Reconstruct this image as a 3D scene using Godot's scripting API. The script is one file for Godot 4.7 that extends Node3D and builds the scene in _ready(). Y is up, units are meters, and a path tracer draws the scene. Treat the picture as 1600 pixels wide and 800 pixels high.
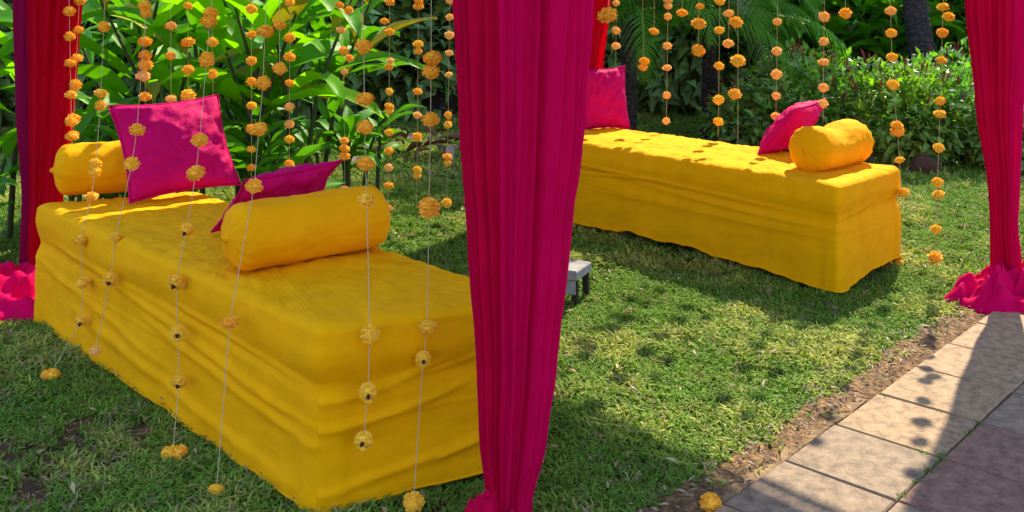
extends Node3D

# ------------------------------------------------------------------ constants
const EYE := 1.5            # camera height
const F := 1500.0           # focal length in photo pixels
const SUN_AZ := 26.6        # degrees right of the view direction, behind the scene
const SUN_EL := 44.0
const EDGE := Vector2(0.632, 2.83)     # a point on the edge of the path (x, depth)
const ALONG := Vector2(0.69, 0.7238)
const ACROSS := Vector2(0.7238, -0.69)

var rng := RandomNumberGenerator.new()
var used := {}
var M := {}
var nz := FastNoiseLite.new()
var marigolds: Array = []
var blade_leaves: Array = []
var broad_leaves: Array = []

# ------------------------------------------------------------------ helpers
func W(x: float, y: float, d: float) -> Vector3:
	return Vector3(x, y, -d)

func at(px: float, py: float, d: float) -> Vector3:
	return Vector3((px - 800.0) / F * d, EYE - py / F * d, -d)

func on_ground(px: float, py: float, h := 0.0) -> Vector3:
	var d: float = (EYE - h) * F / py
	return Vector3((px - 800.0) / F * d, h, -d)

func numbered(called: String) -> String:
	if not used.has(called):
		used[called] = 0
		return called
	used[called] += 1
	return "%s_%03d" % [called, used[called]]

func tag(o: Node, label := "", category := "", group := "", kind := "") -> Node:
	if label: o.set_meta("label", label)
	if category: o.set_meta("category", category)
	if group: o.set_meta("group", group)
	if kind: o.set_meta("kind", kind)
	return o

func thing(called: String, where: Vector3, label: String, category: String, group := "") -> Node3D:
	var o := Node3D.new()
	o.name = numbered(called)
	add_child(o)
	o.position = where
	tag(o, label, category, group)
	return o

func part(mesh: Mesh, called: String, mat: Material, parent: Node3D, xf := Transform3D.IDENTITY) -> MeshInstance3D:
	var o := MeshInstance3D.new()
	o.name = numbered(called) if parent == self else called
	o.mesh = mesh
	o.material_override = mat
	parent.add_child(o, true)
	o.transform = xf
	return o

func scatter(mesh: Mesh, called: String, mat: Material, parent: Node3D, xfs: Array, cols: Array) -> MultiMeshInstance3D:
	var mm := MultiMesh.new()
	mm.transform_format = MultiMesh.TRANSFORM_3D
	mm.use_colors = cols.size() > 0
	mm.mesh = mesh
	mm.instance_count = xfs.size()
	for i in xfs.size():
		mm.set_instance_transform(i, xfs[i])
		if cols.size() > 0: mm.set_instance_color(i, cols[i])
	var o := MultiMeshInstance3D.new()
	o.name = numbered(called) if parent == self else called
	o.multimesh = mm
	o.material_override = mat
	parent.add_child(o, true)
	o.set_meta("kind", "stuff")
	return o

func start() -> SurfaceTool:
	var st := SurfaceTool.new()
	st.begin(Mesh.PRIMITIVE_TRIANGLES)
	return st

func finish(st: SurfaceTool) -> ArrayMesh:
	st.generate_normals()
	return st.commit()

func tri(st: SurfaceTool, a: Vector3, b: Vector3, c: Vector3) -> void:
	st.add_vertex(a); st.add_vertex(b); st.add_vertex(c)

func quad(st: SurfaceTool, a: Vector3, b: Vector3, c: Vector3, d: Vector3) -> void:
	tri(st, a, b, c); tri(st, a, c, d)

# rows of points joined into one smooth surface
func sheet(st: SurfaceTool, rows: Array, closed := false, flip := false) -> void:
	for j in rows.size() - 1:
		var r0: PackedVector3Array = rows[j]
		var r1: PackedVector3Array = rows[j + 1]
		var n := r0.size()
		for i in (n if closed else n - 1):
			var k := (i + 1) % n
			if flip:
				tri(st, r0[i], r1[k], r0[k]); tri(st, r0[i], r1[i], r1[k])
			else:
				tri(st, r0[i], r0[k], r1[k]); tri(st, r0[i], r1[k], r1[i])

func tube(st: SurfaceTool, pts: Array, rad: Array, sides := 8) -> void:
	var rows := []
	for j in pts.size():
		var p: Vector3 = pts[j]
		var a: Vector3 = pts[max(j - 1, 0)]
		var b: Vector3 = pts[min(j + 1, pts.size() - 1)]
		var t := (b - a).normalized()
		var s := t.cross(Vector3.RIGHT if absf(t.x) < 0.8 else Vector3.UP).normalized()
		var u := s.cross(t)
		var row := PackedVector3Array()
		var r: float = rad[j] if j < rad.size() else rad[-1]
		for i in sides:
			var an := TAU * i / sides
			row.append(p + (s * cos(an) + u * sin(an)) * r)
		rows.append(row)
	sheet(st, rows, true)

func box(st: SurfaceTool, c: Vector3, s: Vector3, basis := Basis.IDENTITY, bevel := 0.0) -> void:
	var rows := []
	var h := s * 0.5
	for lv in [[-h.y, -bevel], [-h.y + bevel, 0.0], [h.y - bevel, 0.0], [h.y, -bevel]]:
		var y: float = lv[0]
		var g: float = lv[1]
		var row := PackedVector3Array()
		for q in [[-1, -1], [1, -1], [1, 1], [-1, 1]]:
			row.append(c + basis * Vector3(q[0] * (h.x + g), y, q[1] * (h.z + g)))
		rows.append(row)
	st.set_smooth_group(-1)
	sheet(st, rows, true, true)
	var t: PackedVector3Array = rows[3]
	var b: PackedVector3Array = rows[0]
	quad(st, t[0], t[1], t[2], t[3])
	quad(st, b[3], b[2], b[1], b[0])

func noise_tex(freq: float, ramp: Array, size := 256, oct := 4, seed_ := 1, gain := 0.5) -> NoiseTexture2D:
	var n := FastNoiseLite.new()
	n.seed = seed_
	n.frequency = freq
	n.fractal_octaves = oct
	n.fractal_gain = gain
	var t := NoiseTexture2D.new()
	t.width = size; t.height = size
	t.seamless = true
	t.noise = n
	var g := Gradient.new()
	var off := PackedFloat32Array()
	var col := PackedColorArray()
	for r in ramp:
		off.append(r[0]); col.append(r[1])
	g.offsets = off; g.colors = col
	t.color_ramp = g
	return t

func bump_tex(freq: float, size := 256, oct := 4, strength := 4.0, seed_ := 3) -> NoiseTexture2D:
	var n := FastNoiseLite.new()
	n.seed = seed_
	n.frequency = freq
	n.fractal_octaves = oct
	var t := NoiseTexture2D.new()
	t.width = size; t.height = size
	t.seamless = true
	t.noise = n
	t.as_normal_map = true
	t.bump_strength = strength
	return t

func mat(color: Color, rough := 0.8, back := Color(0, 0, 0)) -> StandardMaterial3D:
	var m := StandardMaterial3D.new()
	m.albedo_color = color
	m.roughness = rough
	m.cull_mode = BaseMaterial3D.CULL_DISABLED
	if back != Color(0, 0, 0):
		m.backlight_enabled = true
		m.backlight = back
	return m

func triplanar(m: StandardMaterial3D, scale: float, tex: Texture2D = null, bump: Texture2D = null, depth := 1.0) -> StandardMaterial3D:
	m.uv1_triplanar = true
	m.uv1_scale = Vector3.ONE * scale
	if tex: m.albedo_texture = tex
	if bump:
		m.normal_enabled = true
		m.normal_texture = bump
		m.normal_scale = depth
	return m

# ------------------------------------------------------------------ ready
func _ready() -> void:
	rng.seed = 11
	nz.seed = 5
	nz.frequency = 1.0
	nz.fractal_octaves = 3
	# camera: level, the lens shifted down
	var cam := Camera3D.new()
	cam.name = "camera"
	add_child(cam)
	cam.position = Vector3(0, EYE, 0)
	cam.projection = Camera3D.PROJECTION_FRUSTUM
	var near := 0.1
	cam.set_frustum(800.0 / F * near, Vector2(0, -400.0 / F * near), near, 400.0)
	# sky
	var env := Environment.new()
	env.background_mode = Environment.BG_SKY
	var sm := ProceduralSkyMaterial.new()
	sm.sky_top_color = Color(0.46, 0.57, 0.76)
	sm.sky_horizon_color = Color(0.88, 0.88, 0.86)
	sm.sky_curve = 0.12
	sm.ground_bottom_color = Color(0.10, 0.12, 0.07)
	sm.ground_horizon_color = Color(0.35, 0.38, 0.32)
	var sky := Sky.new()
	sky.sky_material = sm
	env.sky = sky
	env.background_energy_multiplier = 1.5
	env.tonemap_mode = Environment.TONE_MAPPER_LINEAR
	env.tonemap_exposure = 2.0
	env.sdfgi_enabled = true
	env.ssao_enabled = true
	env.ssil_enabled = true
	var we := WorldEnvironment.new()
	we.name = "world_environment"
	we.environment = env
	add_child(we)
	# sun, behind the scene and to the right
	var sun := DirectionalLight3D.new()
	sun.name = "sun"
	add_child(sun)
	var az := deg_to_rad(SUN_AZ)
	var el := deg_to_rad(SUN_EL)
	sun.look_at_from_position(Vector3(sin(az) * cos(el), sin(el), -cos(az) * cos(el)) * 50.0, Vector3.ZERO)
	sun.light_energy = 1.55
	sun.light_color = Color(1.0, 0.95, 0.84)
	sun.light_angular_distance = 0.6
	sun.shadow_enabled = true

	make_materials()
	make_shared_meshes()
	build_ground()
	build_path()
	build_grass()
	build_canopy()
	build_beds()
	build_cushions()
	build_drapes()
	build_garlands()
	build_plants()
	build_shrubs()
	build_background()
	build_small_things()

func make_materials() -> void:
	var cloth_bump := bump_tex(0.035, 256, 5, 2.5)
	var yel := noise_tex(0.012, [[0.0, Color(0.93, 0.93, 0.93)], [1.0, Color(1, 1, 1)]], 256, 4)
	M.yellow = triplanar(mat(Color(0.98, 0.69, 0.0), 0.85, Color(0.30, 0.20, 0.0)), 2.4, yel, cloth_bump, 0.45)
	M.yellow_pillow = triplanar(mat(Color(0.98, 0.67, 0.0), 0.85), 2.0, yel, cloth_bump, 0.6)
	M.pink_pillow = triplanar(mat(Color(0.80, 0.015, 0.36), 0.72), 2.2, yel, cloth_bump, 0.7)
	M.crimson_drape = mat(Color(0.87, 0.0, 0.27), 0.85, Color(0.8, 0.0, 0.16))
	M.magenta_drape = mat(Color(0.90, 0.0, 0.35), 0.85, Color(0.75, 0.0, 0.24))
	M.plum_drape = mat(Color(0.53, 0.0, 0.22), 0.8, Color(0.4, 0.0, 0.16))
	M.red_drape = mat(Color(0.80, 0.0, 0.15), 0.8, Color(0.85, 0.0, 0.12))
	for k in ["crimson_drape", "magenta_drape", "plum_drape", "red_drape"]:
		triplanar(M[k], 1.5, yel, cloth_bump, 0.35)
	for k in ["yellow", "yellow_pillow", "pink_pillow", "crimson_drape", "magenta_drape", "plum_drape", "red_drape"]:
		M[k].metallic_specular = 0.2
	M.roof_cloth = mat(Color(0.80, 0.62, 0.25), 0.9)
	M.metal = mat(Color(0.35, 0.35, 0.36), 0.5)
	M.metal.metallic = 0.7
	M.wood_dark = mat(Color(0.16, 0.11, 0.08), 0.8)
	M.string = mat(Color(0.72, 0.66, 0.50), 0.8)
	M.marigold_orange = mat(Color(1.0, 0.76, 0.20), 0.9, Color(0.5, 0.33, 0.03))
	M.marigold_gold = mat(Color(1.0, 0.81, 0.22), 0.9, Color(0.5, 0.37, 0.04))
	M.marigold_pale = mat(Color(1.0, 0.82, 0.46), 0.9, Color(0.5, 0.3, 0.08))
	M.calyx = mat(Color(0.20, 0.09, 0.03), 0.9)
	for d in [["leaf_bright", Color(0.37, 0.58, 0.04), Color(0.56, 0.86, 0.03)], ["leaf_mid", Color(0.28, 0.51, 0.05), Color(0.36, 0.62, 0.03)], ["leaf_deep", Color(0.29, 0.51, 0.06), Color(0.36, 0.62, 0.03)], ["leaf_dark", Color(0.28, 0.49, 0.09), Color(0.32, 0.56, 0.05)], ["leaf_yellow", Color(0.58, 0.54, 0.12), Color(0.5, 0.45, 0.05)], ["leaf_palm", Color(0.33, 0.42, 0.21), Color(0.15, 0.20, 0.05)]]:
		var m := mat(d[1], 0.5, d[2])
		m.metallic_specular = 0.25
		M[d[0]] = m
	M.leaf_dead = mat(Color(0.42, 0.27, 0.15), 0.9)
	M.leaf_dead_pale = mat(Color(0.62, 0.50, 0.42), 0.9)
	M.stem = mat(Color(0.20, 0.26, 0.08), 0.7)
	M.red_flower = mat(Color(0.50, 0.06, 0.07), 0.8)
	var fol := mat(Color(1, 1, 1), 0.46, Color(0.8, 1.0, 0.3))
	fol.vertex_color_use_as_albedo = true
	M.foliage = fol
	var folm := mat(Color(1, 1, 1), 0.6, Color(0.25, 0.35, 0.1))
	folm.vertex_color_use_as_albedo = true
	M.foliage_matte = folm
	var gr := mat(Color(1, 1, 1), 0.75, Color(0.75, 0.8, 0.3))
	gr.metallic_specular = 0.25
	gr.vertex_color_use_as_albedo = true
	M.grass = gr
	var bark := noise_tex(0.05, [[0.0, Color(0.07, 0.055, 0.045)], [0.5, Color(0.17, 0.14, 0.12)], [1.0, Color(0.36, 0.32, 0.28)]], 256, 5)
	M.bark = triplanar(mat(Color(1, 1, 1), 0.95), 1.2, bark, bump_tex(0.06, 256, 5, 8.0), 1.0)
	var soil := noise_tex(0.03, [[0.0, Color(0.24, 0.16, 0.08)], [0.45, Color(0.42, 0.30, 0.16)], [0.75, Color(0.56, 0.42, 0.25)], [1.0, Color(0.68, 0.55, 0.36)]], 512, 6)
	M.soil = triplanar(mat(Color(1, 1, 1), 0.95), 1.5, soil, bump_tex(0.05, 512, 6, 8.0), 1.2)
	var gnd := noise_tex(0.03, [[0.0, Color(0.22, 0.14, 0.06)], [0.5, Color(0.33, 0.23, 0.11)], [1.0, Color(0.44, 0.33, 0.18)]], 512, 6)
	M.ground = triplanar(mat(Color(1, 1, 1), 0.95), 0.8, gnd, bump_tex(0.05, 512, 5, 6.0), 1.0)
	var pebble := bump_tex(0.10, 512, 5, 5.0)
	for d in [["tile_tan", Color(0.63, 0.50, 0.345), 21], ["tile_grey", Color(0.56, 0.46, 0.345), 22], ["tile_red", Color(0.53, 0.375, 0.28), 23]]:
		var c: Color = d[1]
		var tx := noise_tex(0.02, [[0.0, c.darkened(0.40)], [0.32, c.darkened(0.18)], [0.55, c.darkened(0.04)], [1.0, c.lightened(0.12)]], 512, 8, d[2], 0.72)
		M[d[0]] = triplanar(mat(Color(1, 1, 1), 0.8), 1.4, tx, pebble, 0.25)
		M[d[0]].uv1_world_triplanar = true
	M.grout = triplanar(mat(Color(1.0, 0.98, 0.95), 0.95), 2.0, soil)
	var board := noise_tex(0.02, [[0.0, Color(0.40, 0.30, 0.18)], [1.0, Color(0.66, 0.54, 0.36)]], 256, 5)
	M.board = triplanar(mat(Color(1, 1, 1), 0.9), 2.0, board, bump_tex(0.05, 256, 5, 5.0), 0.8)
	M.grey_stone = triplanar(mat(Color(0.62, 0.60, 0.58), 0.85), 2.0, noise_tex(0.02, [[0.0, Color(0.75, 0.75, 0.75)], [1.0, Color(1, 1, 1)]], 256, 5), pebble, 0.5)
	M.brown_stone = triplanar(mat(Color(0.36, 0.22, 0.13), 0.9), 4.0, noise_tex(0.03, [[0.0, Color(0.6, 0.6, 0.6)], [1.0, Color(1, 1, 1)]], 256, 5), pebble, 1.0)

# ------------------------------------------------------------------ shared small meshes
func make_shared_meshes() -> void:
	for v in 4:
		marigolds.append(marigold_mesh(100 + v))
	for v in 6:
		blade_leaves.append(leaf_mesh(1.0, 0.185 + 0.035 * (v % 3), 0.45 + 0.22 * v, 0.26, v))
	for v in 4:
		broad_leaves.append(leaf_mesh(1.0, 0.30 + 0.05 * (v % 2), 0.5 + 0.3 * v, 0.22, v + 20))

func marigold_mesh(sd: int) -> ArrayMesh:
	# a flattened pompon of ruffled petals, one unit wide
	var r := RandomNumberGenerator.new()
	r.seed = sd
	var st := start()
	var rows := []
	for j in 6:
		var la := -PI / 2 + PI * j / 5.0
		var row := PackedVector3Array()
		for i in 9:
			var an := TAU * i / 9.0
			row.append(Vector3(cos(an) * cos(la) * 0.42, sin(la) * 0.33, sin(an) * cos(la) * 0.42))
		rows.append(row)
	st.set_smooth_group(0)
	sheet(st, rows, true)
	st.set_smooth_group(-1)
	var n := 130
	for k in n:
		var y := 1.0 - 2.0 * (k + 0.5) / n
		var an := k * 2.39996 + r.randf_range(-0.25, 0.25)
		var h := sqrt(1.0 - y * y)
		var dir := Vector3(cos(an) * h, y, sin(an) * h)
		var side := dir.cross(Vector3.UP if absf(y) < 0.95 else Vector3.RIGHT).normalized().rotated(dir, r.randf_range(-0.6, 0.6))
		var upv := side.cross(dir)
		var tip := (dir + upv * r.randf_range(-0.1, 0.25)).normalized()
		var sc := Vector3(1.0, 0.80, 1.0)
		var ln := r.randf_range(0.41, 0.53)
		var w := r.randf_range(0.085, 0.125)
		var p0 := dir * 0.30
		var a := (p0 - side * w * 0.5) * sc
		var b := (p0 + side * w * 0.5) * sc
		var c := (tip * ln + side * w + upv * r.randf_range(-0.03, 0.03)) * sc
		var m := (tip * (ln + 0.03) + upv * r.randf_range(-0.03, 0.06)) * sc
		var d := (tip * ln - side * w + upv * r.randf_range(-0.03, 0.03)) * sc
		tri(st, a, b, m); tri(st, b, c, m); tri(st, a, m, d)
	return finish(st)

func leaf_mesh(length: float, width: float, droop: float, fold: float, sd: int) -> ArrayMesh:
	# a leaf that starts at the origin, runs along +z and bends down
	var r := RandomNumberGenerator.new()
	r.seed = sd + 40
	var st := start()
	var rows := []
	var p := Vector3.ZERO
	var n := 11
	var ph := r.randf() * 6.0
	var sway := r.randf_range(-0.25, 0.25)
	for j in n + 1:
		var s := j / float(n)
		var e := -droop * s * s
		var dir := Vector3(sway * s, sin(e), cos(e)).normalized()
		if j > 0: p += dir * length / n
		var w := width * 0.5 * pow(maxf(0.0, sin(PI * clampf((s - 0.08) / 0.92, 0, 1))), 0.75) * (1.0 - 0.35 * s)
		w = maxf(w, 0.008 if s < 0.95 else 0.001)
		var upv := Vector3(0, cos(e), -sin(e))
		var row := PackedVector3Array()
		for q in [-1.0, -0.5, 0.0, 0.5, 1.0]:
			var wav := sin(s * 14.0 + ph + q) * 0.012 * absf(q)
			row.append(p + Vector3.RIGHT * q * w + upv * (absf(q) * w * fold * 2.0 + wav))
		rows.append(row)
	sheet(st, rows)
	return finish(st)

func small_leaf(length: float, width: float, bend := 0.25) -> ArrayMesh:
	var st := start()
	st.set_smooth_group(-1)
	var a := Vector3(0, 0, 0)
	var m := Vector3(0, -bend * 0.1 * length, length * 0.5)
	var t := Vector3(0, -bend * length, length)
	var l := Vector3(-width * 0.5, width * 0.15, length * 0.42)
	var r := Vector3(width * 0.5, width * 0.15, length * 0.42)
	tri(st, a, l, m); tri(st, l, t, m); tri(st, a, m, r); tri(st, m, t, r)
	return finish(st)

# ------------------------------------------------------------------ ground, path, grass
func path_d(x: float, d: float) -> float:
	return (Vector2(x, d) - EDGE).dot(ACROSS)

func path_t(x: float, d: float) -> float:
	return (Vector2(x, d) - EDGE).dot(ALONG)

func ground_h(x: float, d: float) -> float:
	if path_d(x, d) > -0.30: return 0.0
	return 0.012 * nz.get_noise_2d(x * 1.3, d * 1.3) + 0.006 * nz.get_noise_2d(x * 6.0, d * 6.0) - 0.006

func build_ground() -> void:
	var st := start()
	var xs := []
	var ds := []
	var v := -5.0
	while v < 6.0:
		xs.append(v); v += 0.12
	xs = [-200.0, -60.0, -20.0, -9.0] + xs + [9.0, 20.0, 60.0, 200.0]
	v = -1.0
	while v < 12.0:
		ds.append(v); v += 0.12
	ds = [-60.0, -10.0] + ds + [16.0, 30.0, 90.0, 300.0]
	var rows := []
	for d in ds:
		var row := PackedVector3Array()
		for x in xs:
			row.append(W(x, ground_h(x, d) - 0.004, d))
		rows.append(row)
	sheet(st, rows)
	tag(part(finish(st), "ground", M.ground, self), "", "", "", "structure")
	# bare soil along the path
	var so := start()
	rows = []
	var t := -1.6
	while t < 6.5:
		var row := PackedVector3Array()
		for k in 9:
			var far: float = -0.19 - 0.05 * nz.get_noise_1d(t * 4.0) - 0.03 * nz.get_noise_1d(t * 15.0 + 40.0)
			var d: float = lerpf(0.02, far, k / 8.0)
			var p := EDGE + ALONG * t + ACROSS * d
			var h := 0.002 + 0.028 * sin(PI * k / 8.0) * (0.7 + 0.9 * nz.get_noise_2d(p.x * 7.0, p.y * 7.0)) + 0.012 * nz.get_noise_2d(p.x * 25.0, p.y * 25.0) * sin(PI * k / 8.0)
			row.append(W(p.x, h - (0.012 if k == 8 else 0.0), p.y))
		rows.append(row)
		t += 0.035
	sheet(so, rows)
	tag(part(finish(so), "soil_strip", M.soil, self), "", "", "", "structure")

func build_path() -> void:
	var basis := Basis(Vector3(ALONG.x, 0, -ALONG.y), Vector3.UP, Vector3(ACROSS.x, 0, -ACROSS.y))
	var root := Node3D.new()
	root.name = numbered("paved_path")
	add_child(root)
	tag(root, "", "", "", "structure")
	var st := start()
	var c := EDGE + ALONG * 2.0 + ACROSS * 1.2
	box(st, W(c.x, -0.03, c.y), Vector3(9.0, 0.07, 2.4), basis)
	part(finish(st), "bedding", M.grout, root)
	var meshes := []
	for k in 4:
		var s := start()
		box(s, Vector3.ZERO, Vector3(0.355 - 0.002 * (k % 2), 0.05, 0.355 - 0.003 * (k / 2)), Basis.IDENTITY, 0.005)
		meshes.append(finish(s))
	var r := RandomNumberGenerator.new()
	r.seed = 4
	for row in 5:
		for k in range(-6, 15):
			var p := EDGE + ALONG * (0.683 + 0.36 * (k + 0.5)) + ACROSS * (0.012 + 0.36 * (row + 0.5))
			var b := basis * Basis(Vector3.UP, r.randf_range(-0.012, 0.012)) * Basis(Vector3.RIGHT, r.randf_range(-0.008, 0.008))
			var m: Material = M.tile_tan if r.randf() < 0.75 else M.tile_grey
			if row == 1: m = M.tile_red if (k == 0 or k == -1 or k == 4 or k == -3) else M.tile_grey
			if row > 1 and r.randf() < 0.4: m = M.tile_red
			part(meshes[r.randi() % 4], "paving_tile", m, root, Transform3D(b, W(p.x, 0.012 + r.randf_range(-0.002, 0.002), p.y)))
	# thin wooden board that holds the edge
	var bt := start()
	var rows := []
	var t := -0.9
	while t < 1.05:
		var e := EDGE + ALONG * t + ACROSS * (-0.018 + 0.012 * nz.get_noise_1d(t * 2.0))
		var hh := 0.017 + 0.004 * nz.get_noise_1d(t * 5.0)
		var row := PackedVector3Array()
		for q in [[-0.030, -0.02], [-0.030, hh - 0.003], [-0.028, hh], [0.012, hh], [0.014, hh - 0.002], [0.014, -0.02]]:
			row.append(W(e.x + ACROSS.x * q[0], q[1], e.y + ACROSS.y * q[0]))
		rows.append(row)
		t += 0.05
	sheet(bt, rows, true)
	tag(part(finish(bt), "edging_board", M.board, self), "thin weathered wooden board edging the near end of the paved path", "board")

func blade(st: SurfaceTool, r: RandomNumberGenerator, base: Vector3, hgt: float, wid: float) -> void:
	var an := r.randf() * TAU
	var lean := r.randf_range(0.45, 1.4)
	var out := Vector3(cos(an), 0, sin(an))
	var side := Vector3(-sin(an), 0, cos(an)).rotated(Vector3.UP, r.randf_range(-0.7, 0.7)) * wid * 0.5
	var m := base + Vector3.UP * hgt * 0.6 * cos(lean * 0.5) + out * hgt * 0.5 * sin(lean * 0.6)
	var t := base + Vector3.UP * hgt * cos(lean) + out * hgt * sin(lean)
	tri(st, base - side * 0.7, base + side * 0.7, m + side)
	tri(st, base - side * 0.7, m + side, m - side)
	tri(st, m - side, m + side, t)

func build_grass() -> void:
	var r := RandomNumberGenerator.new()
	r.seed = 77
	var tufts := []
	for v in 3:
		var st := start()
		st.set_smooth_group(-1)
		for k in 11:
			blade(st, r, Vector3(r.randf_range(-0.025, 0.025), -0.005, r.randf_range(-0.025, 0.025)), r.randf_range(0.022, 0.058), r.randf_range(0.005, 0.011))
		tufts.append(finish(st))
	var xfs := [[], [], []]
	var cols := [[], [], []]
	var patch := FastNoiseLite.new()
	patch.seed = 9
	patch.frequency = 0.9
	patch.fractal_octaves = 4
	var fine := FastNoiseLite.new()
	fine.seed = 19
	fine.frequency = 5.0
	fine.fractal_octaves = 3
	# zones: nearest depth, farthest depth, tufts per square metre, size
	for zn in [[2.45, 3.6, 3800, 1.0], [3.6, 5.2, 3000, 1.05], [5.2, 8.0, 1200, 1.25], [8.0, 14.0, 420, 1.7]]:
		var wide: float = 0.56 if zn[0] < 5.0 else 0.75
		var half0: float = zn[1] * wide + 0.25
		var n := int((zn[1] - zn[0]) * half0 * 2.0 * zn[2])
		for i in n:
			var d: float = r.randf_range(zn[0], zn[1])
			var x: float = r.randf_range(-half0, half0)
			if absf(x) > d * wide + 0.25: continue
			var pd := path_d(x, d)
			var lim: float = -0.15 - 0.05 * patch.get_noise_2d(path_t(x, d) * 5.0, 3.0)
			if pd > lim and r.randf() > 0.12 * smoothstep(-0.02, lim, pd): continue
			if pd > -0.03: continue
			var f := fine.get_noise_2d(x, d)
			var q := patch.get_noise_2d(x * 1.2, d * 1.2)
			if f < -0.28 and r.randf() < 0.75: continue
			# worn patch at the lower left
			var worn := Vector2(x + 1.50, (d - 3.15) * 0.8).length() + 0.25 * f
			if worn < 0.24 and r.randf() < 0.8: continue
			var s: float = zn[3] * r.randf_range(0.65, 1.2) * (0.95 + 0.5 * q)
			var v := r.randi() % 3
			xfs[v].append(Transform3D(Basis(Vector3.UP, r.randf() * TAU).scaled(Vector3(s, s * r.randf_range(0.75, 1.15), s)), W(x, ground_h(x, d), d)))
			var dry := smoothstep(0.05, 0.45, q + 0.35 * f + r.randf_range(-0.25, 0.25))
			var c := Color(0.165, 0.285, 0.035).lerp(Color(0.44, 0.43, 0.095), dry * 0.85)
			if r.randf() < 0.07: c = Color(0.34, 0.27, 0.13)
			var k := r.randf_range(0.75, 1.3)
			cols[v].append(Color(c.r * k, c.g * k, c.b * k))
	for i in 46:
		var t: float = [0.70, 0.62, 1.04, 0.35, 0.52][i % 5] + r.randfn() * 0.05
		var dd := 0.372 + r.randfn() * 0.005
		if i > 30:
			t = 0.683 + 0.36 * (i % 3) + r.randfn() * 0.004; dd = r.randf_range(0.02, 0.34)
		var p := EDGE + ALONG * t + ACROSS * dd
		var s := r.randf_range(0.25, 0.55)
		xfs[i % 3].append(Transform3D(Basis(Vector3.UP, r.randf() * TAU).scaled(Vector3(s, s, s)), W(p.x, 0.03, p.y)))
		cols[i % 3].append(Color(0.16, 0.22, 0.05))
	for v in 3:
		tag(scatter(tufts[v], "grass", M.grass, self, xfs[v], cols[v]), "short lawn grass with yellowing blades around the two yellow daybeds", "grass", "lawn grass")
	# straw and crumbs on the bare soil
	var chips := []
	var chip_cols := []
	for i in 1700:
		var t := r.randf_range(-1.2, 4.6)
		var d := -absf(r.randfn(0.09, 0.06))
		if i < 500:
			t = r.randf_range(-0.2, 3.4); d = -0.02 - r.randf() * 0.2
		var p := EDGE + ALONG * t + ACROSS * d
		var b := Basis.from_euler(Vector3(r.randf_range(-0.5, 0.5), r.randf() * TAU, r.randf_range(-0.8, 0.8))).scaled(Vector3.ONE * r.randf_range(0.4, 1.3))
		chips.append(Transform3D(b, W(p.x, 0.022 + r.randf() * 0.018, p.y)))
		var c: Color = [Color(0.22, 0.14, 0.06), Color(0.13, 0.08, 0.035), Color(0.34, 0.25, 0.14), Color(0.08, 0.05, 0.025)][r.randi() % 4]
		chip_cols.append(c)
	for i in 420:
		var d := r.randf_range(2.6, 7.5)
		var x := r.randf_range(-0.5, 0.5) * d
		if path_d(x, d) > -0.05: continue
		chips.append(Transform3D(Basis.from_euler(Vector3(r.randf_range(-0.4, 0.4), r.randf() * TAU, r.randf_range(-0.5, 0.5))).scaled(Vector3.ONE * r.randf_range(0.9, 2.2)), W(x, 0.035 + r.randf() * 0.012, d)))
		chip_cols.append([Color(0.30, 0.18, 0.07), Color(0.42, 0.30, 0.14), Color(0.20, 0.11, 0.05)][r.randi() % 3])
	for i in 700:
		var x := -1.50 + r.randfn() * 0.28
		var d := 3.15 + r.randfn() * 0.32
		chips.append(Transform3D(Basis.from_euler(Vector3(r.randf_range(-0.5, 0.5), r.randf() * TAU, r.randf_range(-0.8, 0.8))).scaled(Vector3.ONE * r.randf_range(0.6, 1.5)), W(x, 0.012 + r.randf() * 0.015, d)))
		chip_cols.append([Color(0.22, 0.12, 0.035), Color(0.13, 0.07, 0.02), Color(0.30, 0.19, 0.07)][r.randi() % 3])
	tag(scatter(small_leaf(0.026, 0.007, 0.1), "straw_litter", M.foliage_matte, self, chips, chip_cols), "straw and crumbled leaves on the bare soil beside the path and by the left daybed", "litter")

# ------------------------------------------------------------------ canopy frame
const POSTS := [[-2.40, 4.90], [0.0, 2.75], [2.472, 4.818], [0.45, 7.11]]
const ROOF_Y := 2.72

func build_canopy() -> void:
	var o := thing("canopy_frame", Vector3.ZERO, "square cloth-roofed garden canopy whose four posts stand inside the pink drapes", "canopy")
	for p in POSTS:
		var st := start()
		tube(st, [W(p[0], -0.02, p[1]), W(p[0], ROOF_Y - 0.03, p[1])], [0.022], 10)
		part(finish(st), "post", M.metal, o)
	for k in 4:
		var a: Array = POSTS[k]
		var b: Array = POSTS[(k + 1) % 4]
		var st := start()
		tube(st, [W(a[0], ROOF_Y - 0.04, a[1]), W(b[0], ROOF_Y - 0.04, b[1])], [0.02], 8)
		part(finish(st), "beam", M.metal, o)
	# the roof cloth sags a little and has thickness
	var st2 := start()
	var rows := []
	for side in 2:
		for j in 21:
			var v := j / 20.0 if side == 0 else 1.0 - j / 20.0
			var row := PackedVector3Array()
			for i in 21:
				var u := i / 20.0
				var a := W(POSTS[0][0], 0, POSTS[0][1]).lerp(W(POSTS[1][0], 0, POSTS[1][1]), u)
				var b := W(POSTS[3][0], 0, POSTS[3][1]).lerp(W(POSTS[2][0], 0, POSTS[2][1]), u)
				var p := a.lerp(b, v)
				p.y = ROOF_Y - 0.16 * sin(PI * u) * sin(PI * v) + 0.01 * nz.get_noise_2d(u * 6.0, v * 6.0) + (0.0 if side == 0 else 0.012)
				row.append(p)
			rows.append(row)
	sheet(st2, rows)
	part(finish(st2), "roof_cloth", M.roof_cloth, o)

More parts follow.
